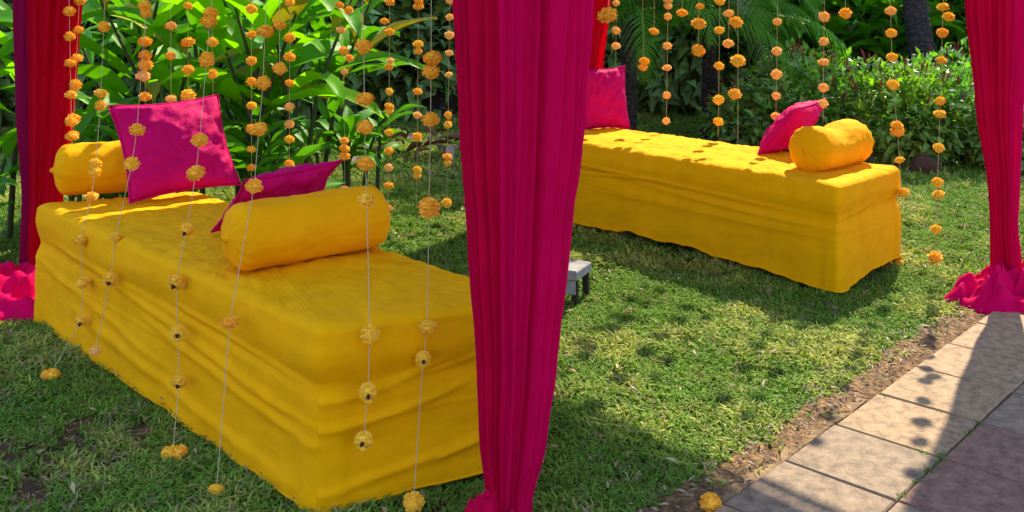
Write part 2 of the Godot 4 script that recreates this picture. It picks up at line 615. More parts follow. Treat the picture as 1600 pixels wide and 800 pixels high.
# ------------------------------------------------------------------ daybeds
# corners: near corner, right corner, far right corner, far left corner (x, depth), ordered round the bed
func inset(c: Array, d: float) -> Array:
	var out := []
	for k in 4:
		var p0: Vector2 = c[(k + 3) % 4]
		var p1: Vector2 = c[k]
		var p2: Vector2 = c[(k + 1) % 4]
		var d0 := (p1 - p0).normalized()
		var d1 := (p2 - p1).normalized()
		var n0 := Vector2(d0.y, -d0.x)
		var n1 := Vector2(d1.y, -d1.x)
		out.append(p1 - (n0 + n1) / (1.0 + n0.dot(n1)) * d)
	return out

func outline(c: Array, cut: float, counts: Array) -> Array:
	var pts := []
	var nrm := []
	var side_of := []
	var frac := []
	for k in 4:
		var p0: Vector2 = c[(k + 3) % 4]
		var p1: Vector2 = c[k]
		var p2: Vector2 = c[(k + 1) % 4]
		var d0 := (p1 - p0).normalized()
		var d1 := (p2 - p1).normalized()
		for i in 9:
			var t := i / 8.0
			var a := p1 - d0 * cut
			var b := p1 + d1 * cut
			pts.append(a.lerp(p1, t).lerp(p1.lerp(b, t), t))
			var tan := d0.lerp(d1, t).normalized()
			nrm.append(Vector2(tan.y, -tan.x))
			side_of.append(k if t >= 0.5 else (k + 3) % 4)
			frac.append(0.0 if t >= 0.5 else 1.0)
		var m: int = counts[k]
		for i in range(1, m):
			var t := i / float(m)
			pts.append((p1 + d1 * cut).lerp(p2 - d1 * cut, t))
			nrm.append(Vector2(d1.y, -d1.x))
			side_of.append(k)
			frac.append(t)
	return [pts, nrm, side_of, frac]

func crease(s: float, y: float, f: Array) -> float:
	# a soft ridge from (s0, y0) to (s1, y1) with a sag, a width and a height
	var t: float = (s - f[0]) / (f[2] - f[0])
	if t < -0.1 or t > 1.1: return 0.0
	var yy: float = lerpf(f[1], f[3], t) - f[4] * 4.0 * t * (1.0 - t)
	var q: float = (y - yy) / f[5]
	var env: float = smoothstep(-0.1, 0.12, t) * smoothstep(1.1, 0.75, t)
	q *= 1.5 if q > 0 else 0.9
	return 0.95 * f[6] * env * exp(-q * q)

func make_bed(c: Array, top: float, hem: Callable, creases: Dictionary, sd: float, label: String) -> Node3D:
	var mid := Vector2.ZERO
	for p in c: mid += p * 0.25
	var root := thing("daybed", W(mid.x, 0, mid.y), label, "daybed", "cloth-draped daybeds")
	var counts := []
	for k in 4: counts.append(int(95.0 * (c[k] as Vector2).distance_to(c[(k + 1) % 4])))
	var ol := outline(c, 0.028, counts)
	var pts: Array = ol[0]
	var nrm: Array = ol[1]
	var n := pts.size()
	# arc length, seamless through noise on the points themselves
	var long_dir: Vector2 = ((c[3] - c[0]) as Vector2).normalized()
	var rows := []
	var rt := 0.028
	var prof := []     # [height fraction or absolute, inset]
	var lv := 72
	for j in lv + 1:
		var t := j / float(lv)
		prof.append([t, 0.0])
	for j in prof.size():
		var t: float = prof[j][0]
		var row := PackedVector3Array()
		for i in n:
			var p: Vector2 = pts[i]
			var k: int = ol[2][i]
			var fr: float = ol[3][i]
			var y0: float = hem.call(k, fr, p)
			var y := lerpf(y0, top - rt, t)
			var out := 0.0
			# mattress swells over the box, skirt flares a little at the hem
			var dn := top - y
			out += 0.012 * exp(-pow((dn - 0.085) / 0.055, 2.0)) - 0.010 * exp(-pow((dn - 0.185) / 0.03, 2.0))
			out += 0.015 * pow(1.0 - t, 2.5)
			# hanging folds and tension wrinkles
			var al := p.dot(long_dir)
			var ac := p.dot(Vector2(long_dir.y, -long_dir.x))
			var lean := 0.55
			out += 0.011 * nz.get_noise_3d(al * 0.9 + y * 2.2 * lean + sd, ac * 0.9 + y * 0.6, y * 2.4 + sd) * smoothstep(0.0, 0.12, dn)
			out += 0.0025 * nz.get_noise_3d(al * 2.6 + y * 6.0 + sd, ac * 2.6 - y * 2.0, y * 9.0)
			out += 0.006 * (1.0 - t) * (1.0 - t) * sin(al * 16.0 + 3.0 * nz.get_noise_1d(al * 2.0))
			for f in creases.get(k, []):
				out += crease(fr, y, f)
			# marks where the cloth had been folded, and slack at the corners
			out += 0.0028 * exp(-pow((dn - 0.29) / 0.006, 2.0))
			for g in ([0.33, 0.66] if k % 2 == 0 else [0.17, 0.40, 0.62, 0.85]):
				out += 0.0024 * exp(-pow((fr - g) * (0.7 if k % 2 == 0 else 2.35) / 0.011, 2.0))
			var corner := minf(fr, 1.0 - fr) * (0.7 if k % 2 == 0 else 2.35)
			out += 0.006 * exp(-pow((corner - 0.035) / 0.02, 2.0)) * (1.0 - t) * smoothstep(0.0, 0.3, dn) - 0.004 * exp(-pow((corner - 0.075) / 0.02, 2.0)) * (1.0 - t)
			var q: Vector2 = p + nrm[i] * out
			row.append(W(q.x, y, q.y))
		rows.append(row)
	# rounded shoulder
	for j in range(1, 9):
		var an := PI / 2 * j / 8.0
		var row := PackedVector3Array()
		var inner: Array = outline(inset(c, rt * 1.35 * (1.0 - cos(an))), 0.028, counts)[0]
		for i in n:
			var p: Vector2 = pts[i]
			var y := top - rt + rt * sin(an)
			var wob := 0.010 * nz.get_noise_3d(p.x * 5.0 + sd, p.y * 5.0, y * 3.0) + 0.004 * nz.get_noise_2d(p.x * 16.0, p.y * 16.0 + sd)
			var dn := top - y
			var out := (0.012 * exp(-pow((dn - 0.085) / 0.055, 2.0)) + 0.005 * nz.get_noise_3d(p.dot(long_dir) * 2.6 + y * 6.0 + sd, p.dot(Vector2(long_dir.y, -long_dir.x)) * 2.6 - y * 2.0, y * 9.0)) * cos(an)
			var q: Vector2 = inner[i] + nrm[i] * out
			row.append(W(q.x, y + wob * sin(an), q.y))
		rows.append(row)
	# top: rings that close on the middle line
	var edge: PackedVector3Array = rows[-1]
	for j in range(1, 34):
		var t := 1.0 - pow(1.0 - j / 34.0, 1.15)
		var row := PackedVector3Array()
		for i in n:
			var e := Vector2(edge[i].x, -edge[i].z)
			var q: Vector2 = e.lerp(mid, t)
			var wv := 0.010 * nz.get_noise_2d(q.x * 5.0 + sd, q.y * 5.0) + 0.006 * nz.get_noise_2d(q.x * 14.0, q.y * 14.0 + sd) + 0.010 * sin(PI * 0.5 * t)
			var y := lerpf(edge[i].y, top + wv, smoothstep(0.0, 0.12, t))
			row.append(W(q.x, y, q.y))
		rows.append(row)
	var last := PackedVector3Array()
	for i in n: last.append(W(mid.x, top + 0.01, mid.y))
	rows.append(last)
	var st := start()
	sheet(st, rows, true, true)
	var o := W(mid.x, 0, mid.y)
	part(finish(st), "cloth_cover", M.yellow, root, Transform3D(Basis.IDENTITY, -o))
	# turned hem along the lower edge
	var hs := start()
	var ring: PackedVector3Array = rows[0]
	var hem_line := []
	for i in range(0, n, 2): hem_line.append(ring[i] - o)
	hem_line.append(ring[0] - o)
	tube(hs, hem_line, [0.0045], 6)
	part(finish(hs), "hem", M.yellow, root)
	# wooden platform and legs under the cloth
	var fs := start()
	var in_pts := []
	for k in 4:
		var v: Vector2 = (c[k] as Vector2).lerp(mid, 0.10)
		in_pts.append(v)
	var lo2 := PackedVector3Array()
	var hi := PackedVector3Array()
	for v in in_pts:
		lo2.append(W(v.x, 0.16, v.y)); hi.append(W(v.x, 0.30, v.y))
	fs.set_smooth_group(-1)
	sheet(fs, [lo2, hi], true)
	quad(fs, hi[0], hi[1], hi[2], hi[3]); quad(fs, lo2[3], lo2[2], lo2[1], lo2[0])
	part(finish(fs), "platform", M.wood_dark, root, Transform3D(Basis.IDENTITY, -o))
	for v in in_pts:
		var q: Vector2 = v.lerp(mid, 0.05)
		var ls := start()
		box(ls, W(q.x, 0.075, q.y), Vector3(0.06, 0.17, 0.06), Basis(Vector3.UP, atan2(long_dir.x, -long_dir.y)), 0.004)
		part(finish(ls), "leg", M.wood_dark, root, Transform3D(Basis.IDENTITY, -o))
	return root

func build_beds() -> void:
	# left: near corner, right end, far right, far left
	var L := [Vector2(-0.560, 2.785), Vector2(0.093, 3.09), Vector2(-1.573, 4.79), Vector2(-2.23, 4.50)]
	make_bed(L, 0.55, func(k, fr, p): return 0.012 + 0.008 * absf(nz.get_noise_2d(p.x * 3.0, p.y * 3.0)) + (0.02 * fr if k == 0 else 0.0),
		{0: [[-0.05, 0.33, 0.55, 0.40, 0.02, 0.016, 0.012], [-0.05, 0.245, 0.7, 0.33, 0.02, 0.014, 0.012], [-0.05, 0.06, 1.0, 0.16, 0.0, 0.018, 0.012], [0.45, 0.36, 1.0, 0.46, 0.01, 0.012, 0.008], [0.5, 0.10, 1.0, 0.19, 0.0, 0.012, 0.009]],
		 3: [[0.1, 0.40, 1.0, 0.34, 0.0, 0.022, 0.013], [0.35, 0.37, 1.0, 0.25, 0.0, 0.018, 0.013], [0.5, 0.30, 1.05, 0.19, 0.0, 0.02, 0.012], [0.2, 0.17, 0.95, 0.05, 0.0, 0.025, 0.012], [0.0, 0.30, 0.6, 0.16, 0.0, 0.02, 0.009], [0.62, 0.41, 1.02, 0.36, 0.0, 0.012, 0.010]]},
		3.0, "long yellow cloth-draped daybed at the left, ringed by hanging marigold strings")
	var R := [Vector2(1.645, 4.84), Vector2(2.17, 5.36), Vector2(0.634, 7.208), Vector2(0.109, 6.688)]
	make_bed(R, 0.57, func(k, fr, p):
		var h: float = 0.022 + 0.018 * absf(nz.get_noise_2d(p.x * 3.0, p.y * 3.0))
		if k == 3: h += 0.055 * sin(PI * minf(1.0, (1.0 - fr) * 1.1)) * (0.8 + 0.5 * nz.get_noise_1d(fr * 6.0))
		if k == 0: h += 0.05 * sin(PI * minf(fr, 0.75) / 1.3)
		return h,
		{3: [[0.0, 0.44, 1.0, 0.385, 0.0, 0.016, 0.012], [0.35, 0.40, 1.0, 0.34, 0.02, 0.014, 0.010], [0.3, 0.31, 0.95, 0.30, 0.015, 0.03, 0.010], [0.05, 0.34, 0.5, 0.42, 0.0, 0.012, 0.010]],
		 0: [[-0.05, 0.39, 0.5, 0.43, 0.01, 0.02, 0.008]]},
		17.0, "yellow cloth-draped daybed on the right, lit from behind, near the flowering shrubs")

# ------------------------------------------------------------------ cushions and bolsters
func cushion(label: String, bl: Vector3, right: Vector3, up: Vector3, thick: float, sd: float) -> void:
	var o := thing("cushion", bl + right * 0.5, label, "cushion", "pink cushions on the daybeds")
	var nn := right.cross(up).normalized()
	for side in 1:
		var st := start()
		for s in [1.0, -1.0]:
			var rows := []
			for j in 29:
				var row := PackedVector3Array()
				for i in 29:
					var u := i / 14.0 - 1.0
					var v := j / 14.0 - 1.0
					# edges bow in between pointed corners
					var uu := u * (1.0 - 0.09 * (1.0 - v * v))
					var vv := v * (1.0 - 0.09 * (1.0 - u * u))
					var puff := pow(maxf(0.0, (1.0 - u * u) * (1.0 - v * v)), 0.55)
					var wr := 0.018 * nz.get_noise_3d(u * 2.2 + sd, v * 2.2, s * 2.0) + 0.007 * (1.0 - 3.0 * absf(nz.get_noise_3d(u * 1.8 + v * 1.2 + sd, v * 2.2 - u, s + sd))) + 0.012 * nz.get_noise_3d(u * 5.0 + v * 2.0, v * 5.0 + sd, s)
					var edge_wr := 0.010 * sin(u * 9.0 + sd) * smoothstep(0.5, 1.0, absf(v)) + 0.010 * sin(v * 9.0 + sd) * smoothstep(0.5, 1.0, absf(u))
					var h := puff * thick * 0.5 + wr * minf(1.0, puff * 3.0) + edge_wr * puff
					row.append(bl + right * (uu * 0.5 + 0.5) + up * (vv * 0.5 + 0.5) + nn * h * s - o.position)
				rows.append(row)
			sheet(st, rows, false, s < 0)
		part(finish(st), "cover", M.pink_pillow, o)
	# piped seam
	var ss := start()
	var loop := []
	for q in 4:
		for i in 14:
			var t := i / 7.0 - 1.0
			var uv: Vector2 = [Vector2(t, -1), Vector2(1, t), Vector2(-t, 1), Vector2(-1, -t)][q]
			var uu := uv.x * (1.0 - 0.09 * (1.0 - uv.y * uv.y))
			var vv := uv.y * (1.0 - 0.09 * (1.0 - uv.x * uv.x))
			loop.append(bl + right * (uu * 0.5 + 0.5) + up * (vv * 0.5 + 0.5) - o.position)
	loop.append(loop[0])
	tube(ss, loop, [0.005], 6)
	part(finish(ss), "seam", M.pink_pillow, o)

func bolster(label: String, a: Vector3, b: Vector3, rad: float, dip: float, sd: float) -> void:
	var base := (a + b) * 0.5 - Vector3(0, rad, 0)
	var o := thing("bolster", base, label, "bolster", "yellow bolsters on the daybeds")
	var ax := (b - a).normalized()
	var s := ax.cross(Vector3.UP).normalized()
	var u := s.cross(ax)
	var rows := []
	var n := 44
	var length := a.distance_to(b)
	for j in n + 1:
		var t := j / float(n)
		var x := t * length
		var e := minf(x, length - x) / (rad * 0.6)
		var r := rad * (sqrt(maxf(0.0, 1.0 - pow(1.0 - minf(e, 1.0), 2.2))) * 0.97 + 0.03)
		var row := PackedVector3Array()
		for i in 48:
			var an := TAU * i / 48.0
			var wr := 1.0 + 0.07 * nz.get_noise_3d(cos(an) * 1.6 + sd, sin(an) * 1.6, t * 1.5) + 0.04 * nz.get_noise_3d(cos(an) * 3.0, sin(an) * 3.0 + sd, t * 9.0)
			var gather := 1.0 - e if e < 1.0 else 0.0
			wr += 0.07 * gather * sin(an * 14.0 + sd)
			var top := maxf(0.0, sin(an))
			var rr := r * wr * (1.0 - dip * top * exp(-pow((t - 0.45) / 0.16, 2.0)))
			var p := a + ax * x + (s * cos(an) * 1.04 + u * sin(an)) * rr
			p.y = maxf(p.y, base.y + 0.003)
			row.append(p - base)
		rows.append(row)
	var st := start()
	sheet(st, rows, true)
	part(finish(st), "cover", M.yellow_pillow, o)
	for e in [[a, -1.0], [b, 1.0]]:
		var ks := start()
		var p: Vector3 = e[0]
		tube(ks, [p - base - ax * e[1] * 0.012, p - base + ax * e[1] * 0.004, p - base + ax * e[1] * 0.014], [0.016, 0.014, 0.004], 10)
		part(finish(ks), "gathered_knot", M.yellow_pillow, o)

func build_cushions() -> void:
	var T := 0.565
	cushion("large square pink cushion standing upright on the left daybed", W(-1.76, T, 4.42), Vector3(0.42, 0.02, -0.33), Vector3(-0.155, 0.435, -0.13), 0.17, 1.0)
	bolster("small yellow bolster behind the tall pink cushion by the red and plum drape", W(-2.19, T + 0.122, 4.58), W(-1.68, T + 0.122, 4.80), 0.125, 0.05, 2.0)
	cushion("pink cushion slumped flat against the middle bolster of the left daybed", W(-1.20, T + 0.01, 3.83), Vector3(0.32, 0.03, -0.26), Vector3(0.19, 0.245, 0.20), 0.13, 5.0)
	bolster("long yellow bolster lying across the middle of the left daybed under marigolds", W(-0.99, T + 0.108, 3.32), W(-0.50, T + 0.108, 3.71), 0.118, 0.03, 6.0)
	cushion("pink cushion upright at the far end of the right daybed beside the central drape", W(0.46, T, 6.82), Vector3(0.40, 0.0, -0.17), Vector3(-0.03, 0.45, -0.07), 0.16, 9.0)
	cushion("pink cushion tipped on its edge against the sagging bolster of the right daybed", W(1.45, T, 5.72), Vector3(0.27, 0.02, -0.34), Vector3(0.24, 0.30, 0.06), 0.17, 12.0)
	bolster("plump sagging yellow bolster at the near end of the right daybed", W(1.575, T + 0.122, 5.17), W(2.00, T + 0.122, 5.57), 0.128, 0.25, 14.0)

# ------------------------------------------------------------------ drapes
# tab: rows of [height, half width, half depth, x shift]
func drape(label: String, base: Vector3, tab: Array, pleats: float, panels: Array, sd: float, hem: Array) -> void:
	var o := thing("pink_drape", base, label, "drape", "gathered pink drapes at the canopy posts")
	for pn in panels:
		# [name, from angle, to angle, material, thickness offset]; angle 0 is to the right, PI/2 towards the camera
		var rows := []
		for j in 61:
			var y: float = lerpf(tab[0][0], tab[-1][0], j / 60.0)
			var k := 0
			while k < tab.size() - 2 and tab[k + 1][0] < y: k += 1
			var f: float = smoothstep(tab[k][0], tab[k + 1][0], y) * 0.5 + 0.5 * clampf((y - tab[k][0]) / (tab[k + 1][0] - tab[k][0]), 0, 1)
			var hw := lerpf(tab[k][1], tab[k + 1][1], f)
			var hd := lerpf(tab[k][2], tab[k + 1][2], f)
			var sx := lerpf(tab[k][3], tab[k + 1][3], f)
			var row := PackedVector3Array()
			var m := 190
			for i in m + 1:
				var an: float = lerpf(pn[1], pn[2], i / float(m))
				var wob := 0.9 * nz.get_noise_2d(an * 1.2 + sd, y * 0.35) + 0.25 * nz.get_noise_2d(an * 3.0, y * 1.4 + sd)
				var ph := an * pleats + wob * 3.0 + sd
				var w := 1.0 - absf(sin(ph * 0.5)) * 2.0
				var w2 := sin(ph * 0.31 + 2.0 * wob)
				var r: float = 1.0 + (0.17 * w * (0.75 + 0.9 * nz.get_noise_1d(an * 2.3 + sd)) + 0.055 * w2) * (1.0 - 0.25 * clampf(y / 2.7, 0, 1)) + pn[4]
				row.append(Vector3(cos(an) * hw * r + sx, y, sin(an) * hd * r))
			rows.append(row)
		var st := start()
		sheet(st, rows)
		part(finish(st), pn[0], pn[3], o)
	# cloth heaped on the ground: [x, z (towards camera), radius x, radius z, height, material]
	for h in hem:
		var st := start()
		var rows := []
		for j in 24:
			var t := j / 23.0
			var row := PackedVector3Array()
			for i in 120:
				var an := TAU * i / 120.0
				var rim := 1.0 + 0.22 * nz.get_noise_2d(cos(an) * 1.3 + sd, sin(an) * 1.3) + 0.05 * nz.get_noise_2d(cos(an) * 4.0, sin(an) * 4.0 + sd)
				var rr := t * rim
				var x := cos(an) * rr
				var z := sin(an) * rr
				var ridge := 1.0 - absf(nz.get_noise_2d(x * 0.8 + sd, z * 0.8 - sd)) * 3.0
				var ridge2 := 1.0 - absf(nz.get_noise_2d(x * 1.7 - sd + z, z * 1.1)) * 2.6
				var y: float = h[4] * pow(1.0 - t, 0.8) * (0.75 + 0.25 * ridge) + h[4] * (0.30 * ridge + 0.16 * ridge2) * sin(PI * pow(t, 0.7)) + 0.012
				if j == 23: y = -0.006
				row.append(Vector3(h[0] + x * h[2], maxf(y, -0.006), h[1] + z * h[3]))
			rows.append(row)
		sheet(st, rows, true, true)
		part(finish(st), "trailing_hem", h[5], o)

func build_drapes() -> void:
	drape("tall central crimson and magenta drape gathered beside the near end of the left daybed", W(0.0, 0, 2.75),
		[[-0.01, 0.07, 0.07, -0.02], [0.05, 0.055, 0.055, -0.01], [0.25, 0.085, 0.075, 0.0], [0.45, 0.100, 0.085, 0.01], [0.80, 0.128, 0.10, 0.016], [1.15, 0.158, 0.12, 0.024], [1.5, 0.178, 0.13, 0.028], [2.7, 0.26, 0.16, 0.05]],
		25.0, [["crimson_panel", 1.75, 3.6, M.crimson_drape, 0.0], ["magenta_panel", 0.35, 1.9, M.magenta_drape, 0.02], ["crimson_panel", -0.9, 0.5, M.magenta_drape, 0.0], ["backing_panel", 3.5, 5.5, M.crimson_drape, 0.0]], 3.0,
		[[-0.06, 0.05, 0.11, 0.10, 0.10, M.crimson_drape]])
	drape("drape at the right edge tapering to a fabric heap beside the path", W(2.45, 0, 4.82),
		[[-0.01, 0.075, 0.075, 0.03], [0.20, 0.062, 0.062, 0.03], [0.38, 0.056, 0.056, 0.02], [0.55, 0.064, 0.06, 0.02], [0.95, 0.10, 0.08, 0.0], [1.5, 0.155, 0.11, 0.0], [2.7, 0.30, 0.17, 0.0]],
		21.0, [["crimson_panel", 1.35, 3.7, M.crimson_drape, 0.0], ["magenta_panel", -0.3, 1.5, M.magenta_drape, 0.02], ["backing_panel", 3.6, 6.1, M.crimson_drape, 0.0]], 8.0,
		[[-0.06, 0.13, 0.26, 0.24, 0.17, M.magenta_drape], [0.14, 0.08, 0.26, 0.20, 0.19, M.magenta_drape]])
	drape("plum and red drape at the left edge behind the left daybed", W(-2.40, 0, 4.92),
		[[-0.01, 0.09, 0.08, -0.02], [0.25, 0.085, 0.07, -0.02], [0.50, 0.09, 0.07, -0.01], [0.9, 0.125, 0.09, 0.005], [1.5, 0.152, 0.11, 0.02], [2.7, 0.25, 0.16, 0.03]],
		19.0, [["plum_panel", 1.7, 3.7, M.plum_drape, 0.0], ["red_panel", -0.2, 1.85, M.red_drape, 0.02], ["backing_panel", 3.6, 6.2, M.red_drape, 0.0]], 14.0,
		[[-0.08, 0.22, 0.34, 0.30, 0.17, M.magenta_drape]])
	drape("bright red drape half hidden behind the central drape, above the far cushion", W(0.43, 0, 7.12),
		[[-0.01, 0.09, 0.09, 0.0], [0.5, 0.10, 0.09, 0.0], [1.0, 0.21, 0.13, 0.02], [1.5, 0.26, 0.15, 0.03], [2.7, 0.33, 0.18, 0.0]],
		12.0, [["red_panel", 0.2, 3.0, M.red_drape, 0.0], ["backing_panel", 2.9, 6.6, M.red_drape, 0.0]], 21.0,
		[[0.0, 0.05, 0.25, 0.22, 0.12, M.red_drape]])

# ------------------------------------------------------------------ marigold garlands
# pts: [px, py, depth] control points read from the photograph, top first; flowers: [py, diameter in cm, px shift, tone]
func garland(label: String, pts: Array, flowers: Array, dead_end := false, cluster := "") -> void:
	var line := []
	for p in pts: line.append(at(p[0], p[1], p[2]))
	# carry the string on up to the beam
	var up: Vector3 = line[0]
	var d0: Vector3 = (line[0] - line[1]).normalized()
	var k := (ROOF_Y - 0.05 - up.y) / maxf(d0.y, 0.3)
	var topp := up + d0 * k
	line.insert(0, topp)
	var o := thing("marigold_garland", topp, label, "garland", "marigold garlands hung round the canopy")
	var st := start()
	var loc := []
	for i in line.size():
		loc.append(line[i] - topp)
	tube(st, loc, [0.0013], 5)
	part(finish(st), "string", M.string, o)
	var r := RandomNumberGenerator.new()
	r.seed = int(pts[0][0] * 7.0) + 3
	for f in flowers:
		var py: float = f[0]
		var pos := Vector3.ZERO
		var found := false
		for i in range(0, line.size() - 1):
			var a: Vector3 = line[i]
			var b: Vector3 = line[i + 1]
			var va := (EYE - a.y) * F + py * a.z
			var vb := (EYE - b.y) * F + py * b.z
			if (va <= 0.0 and vb >= 0.0) or (i == line.size() - 2 and not found):
				pos = a.lerp(b, clampf(-va / (vb - va), 0.0, 1.0))
				found = true
				break
		pos.x += f[2] / F * -pos.z
		put_flower(o, pos - topp, f[1], r, f[3] if f.size() > 3 else -1)
	# the flowers above the picture
	var y := EYE + r.randf_range(0.08, 0.2)
	while y < ROOF_Y - 0.2:
		var pos := up + d0 * ((y - up.y) / d0.y)
		put_flower(o, pos - topp, flowers[0][1] * r.randf_range(0.9, 1.1), r, -1)
		y += r.randf_range(0.16, 0.34)

func put_flower(o: Node3D, pos: Vector3, cm: float, r: RandomNumberGenerator, tone: int, tilt := 0.25) -> void:
	var b := Basis.from_euler(Vector3(r.randf_range(-tilt, tilt), r.randf() * TAU, r.randf_range(-tilt, tilt)))
	var s := cm * 0.01 * r.randf_range(0.92, 1.14)
	var q: float = r.randf()
	var m: Material = M.marigold_orange if q < 0.5 else (M.marigold_gold if q < 0.85 else M.marigold_pale)
	if tone == 0: m = M.marigold_orange
	if tone == 1: m = M.marigold_gold
	if tone == 2: m = M.marigold_pale
	if tone == 3:
		# back of the flower: the dark calyx faces the camera
		b = Basis.from_euler(Vector3(-1.2 + r.randf_range(-0.3, 0.3), 0, r.randf_range(-0.4, 0.4)))
		m = M.marigold_gold
	var fl := part(marigolds[r.randi() % 4], "marigold", m, o, Transform3D(b.scaled_local(Vector3(s * r.randf_range(0.9, 1.1), s * r.randf_range(0.8, 1.15), s)), pos))
	if tone == 3:
		var st := start()
		tube(st, [Vector3(0, -0.30, 0), Vector3(0, -0.42, 0), Vector3(0, -0.56, 0)], [0.13, 0.11, 0.03], 8)
		part(finish(st), "calyx", M.calyx, fl)

func fl(list: Array, cm: float, tone := -1) -> Array:
	var out := []
	for y in list: out.append([y, cm, 0.0, tone])
	return out

func build_garlands() -> void:
	# front side, in front of and over the left daybed
	garland("marigold string trailing from the small left bolster down to two blooms on the grass", [[164, 0, 4.44], [157, 165, 4.42], [149, 262, 4.32], [143, 307, 4.24], [126, 375, 4.02], [130, 442, 3.98], [127, 500, 3.96], [78, 586, 3.76]],
		[[42, 5.2, 0], [146, 6.4, 0], [165, 5.6, 0], [255, 5.6, 0, 1], [269, 5.2, 0, 1], [307, 5.4, 0], [376, 6.0, 0, 1], [442, 5.6, 0, 1], [500, 5.0, 0, 3], [588, 6.0, -2, 0], [603, 5.6, 4, 1]])
	garland("leaning marigold string crossing the left edge of the large pink cushion", [[229, 0, 4.18], [214, 203, 4.12], [206, 256, 4.08], [181, 371, 3.84], [172, 437, 3.76], [149, 548, 3.74]],
		[[9, 5.6, -2, 0], [21, 5.2, 0], [203, 6.4, 0], [256, 6.2, 0], [371, 5.0, 0, 1], [437, 5.8, 0, 3], [548, 5.0, 0, 2]])
	garland("marigold string crossing the middle of the large pink cushion, ending in paired blooms on grass", [[331, 0, 3.82], [312, 219, 3.74], [306, 271, 3.70], [292, 358, 3.52], [275, 440, 3.36], [278, 520, 3.33], [280, 597, 3.31], [270, 708, 3.13]],
		[[20, 5.4, 0], [33, 6.0, -2, 0], [94, 6.6, 0, 0], [219, 7.0, 0, 0], [271, 7.0, 0, 0], [359, 5.2, 0, 3], [441, 6.2, 0, 3], [521, 5.6, 0, 3], [597, 5.6, 0, 3], [709, 5.8, -5, 1], [717, 5.4, 10, 0]])
	garland("marigold string falling past the corner of the slumped cushion to a bloom on the lawn", [[416, 0, 3.57], [411, 130, 3.52], [397, 291, 3.36], [359, 503, 3.02], [338, 770, 2.90]],
		[[49, 6.4, 0, 0], [130, 6.4, 0, 0], [202, 6.4, 0, 0], [291, 6.0, 0, 0], [504, 5.6, 0, 0], [770, 5.4, 0, 3]])
	garland("short marigold string with two plump blooms ending above the slumped pink cushion", [[437, 0, 3.50], [437, 112, 3.50]], [[39, 5.0, 0, 0], [107, 5.2, 0, 0]])
	garland("heavy marigold string over the right end of the long bolster and down the near end", [[567, 0, 3.19], [571, 256, 3.12], [573, 312, 3.08], [578, 522, 2.80], [575, 613, 2.78], [568, 690, 2.78]],
		[[72, 5.4, 0, 0], [155, 5.8, 0, 0], [199, 5.7, 0, 0], [256, 5.7, 0, 0], [312, 6.2, 0, 1], [522, 5.2, 0, 1], [613, 5.4, 0, 3], [688, 4.8, 0, 3]])
	garland("heavy marigold string beside the central drape ending at the near hem of left daybed", [[674, 0, 2.97], [673, 187, 2.95], [670, 325, 2.93], [668, 510, 2.88], [661, 560, 2.87], [646, 785, 2.80]],
		[[91, 5.8, 2, 0], [112, 5.6, 0, 0], [187, 6.0, 0, 0], [325, 7.0, 0, 0], [511, 5.2, 0, 1], [561, 5.4, 0, 3], [786, 6.6, 0, 1]])
	# left rear side
	garland("outer marigold string against the red fold of the left drape", [[108, 0, 4.84], [112, 225, 4.84]], fl([18, 57, 99, 148, 190, 213], 6.0, 0))
	garland("inner marigold string between the left drape and the small bolster", [[124, 0, 4.90], [113, 225, 4.90]], fl([0, 47, 91, 133, 185, 211], 6.2, 0))
	garland("marigold string with a dense knot of blooms above the left corner of pink cushion", [[227, 0, 5.16], [227, 170, 5.16]], [[9, 6.2, 0], [21, 5.6, 1], [65, 6.4, 0], [86, 7.4, 0], [101, 7.6, 0], [119, 7.6, -3], [151, 6.2, 0]])
	garland("thin marigold string with three small blooms left of the pair over the pink cushion", [[267, 0, 5.30], [267, 165, 5.30]], fl([40, 87, 155], 6.2))
	garland("marigold string above the top edge of pink cushion ending in a larger bloom", [[294, 0, 5.36], [294, 155, 5.36]], [[9, 6.0, 0], [66, 7.0, 0], [109, 6.4, 0], [150, 8.2, 0]])
	garland("marigold string ending at the right corner of the large pink cushion top edge", [[331, 0, 5.44], [333, 160, 5.44]], fl([25, 66, 116, 156], 5.8))
	garland("straight marigold string with eight blooms between the pink cushion and slumped cushion", [[393, 0, 5.58], [393, 285, 5.58]], fl([14, 54, 95, 128, 165, 202, 233, 262], 6.2))
	garland("marigold string with nine blooms directly above the slumped pink cushion", [[453, 0, 5.73], [452, 262, 5.73]], fl([4, 59, 89, 130, 167, 194, 218, 257], 6.2))
	garland("marigold string with an orange triple cluster beside the slumped cushion's right corner", [[530, 0, 5.93], [537, 120, 5.93], [539, 300, 5.93]], [[8, 5.6, 0], [47, 6.6, 0, 2], [79, 5.6, 2], [112, 5.4, 1], [220, 6.2, 0, 0], [232, 6.2, 0, 0], [244, 6.2, 0, 0], [296, 6.4, 0, 2]])
	garland("short marigold string of two blooms before the brightest long leaves", [[545, 0, 6.0], [546, 95, 6.0]], fl([16, 91], 5.6))
	garland("long marigold string of a dozen pale blooms right of the long bolster's end", [[609, 0, 6.15], [607, 330, 6.15]], [[3, 6.2, 0], [33, 6.0, -8], [50, 6.0, 0], [95, 6.0, 2], [105, 5.6, -1], [143, 5.4, 0], [166, 6.0, 0], [173, 5.6, 0], [207, 5.8, 0], [236, 6.0, 0], [262, 5.6, 0, 2], [290, 6.2, 0], [326, 6.2, 0]])
	garland("marigold string over the dark gap, left neighbour of the heavy string by the central drape", [[654, 0, 6.28], [651, 325, 6.28]], [[2, 6.4, 0, 0], [10, 6.6, 0, 0], [69, 6.4, 0], [80, 5.8, 0], [143, 6.4, 0], [180, 6.2, 0], [214, 6.2, 0], [266, 5.8, 0], [275, 5.6, 0]])
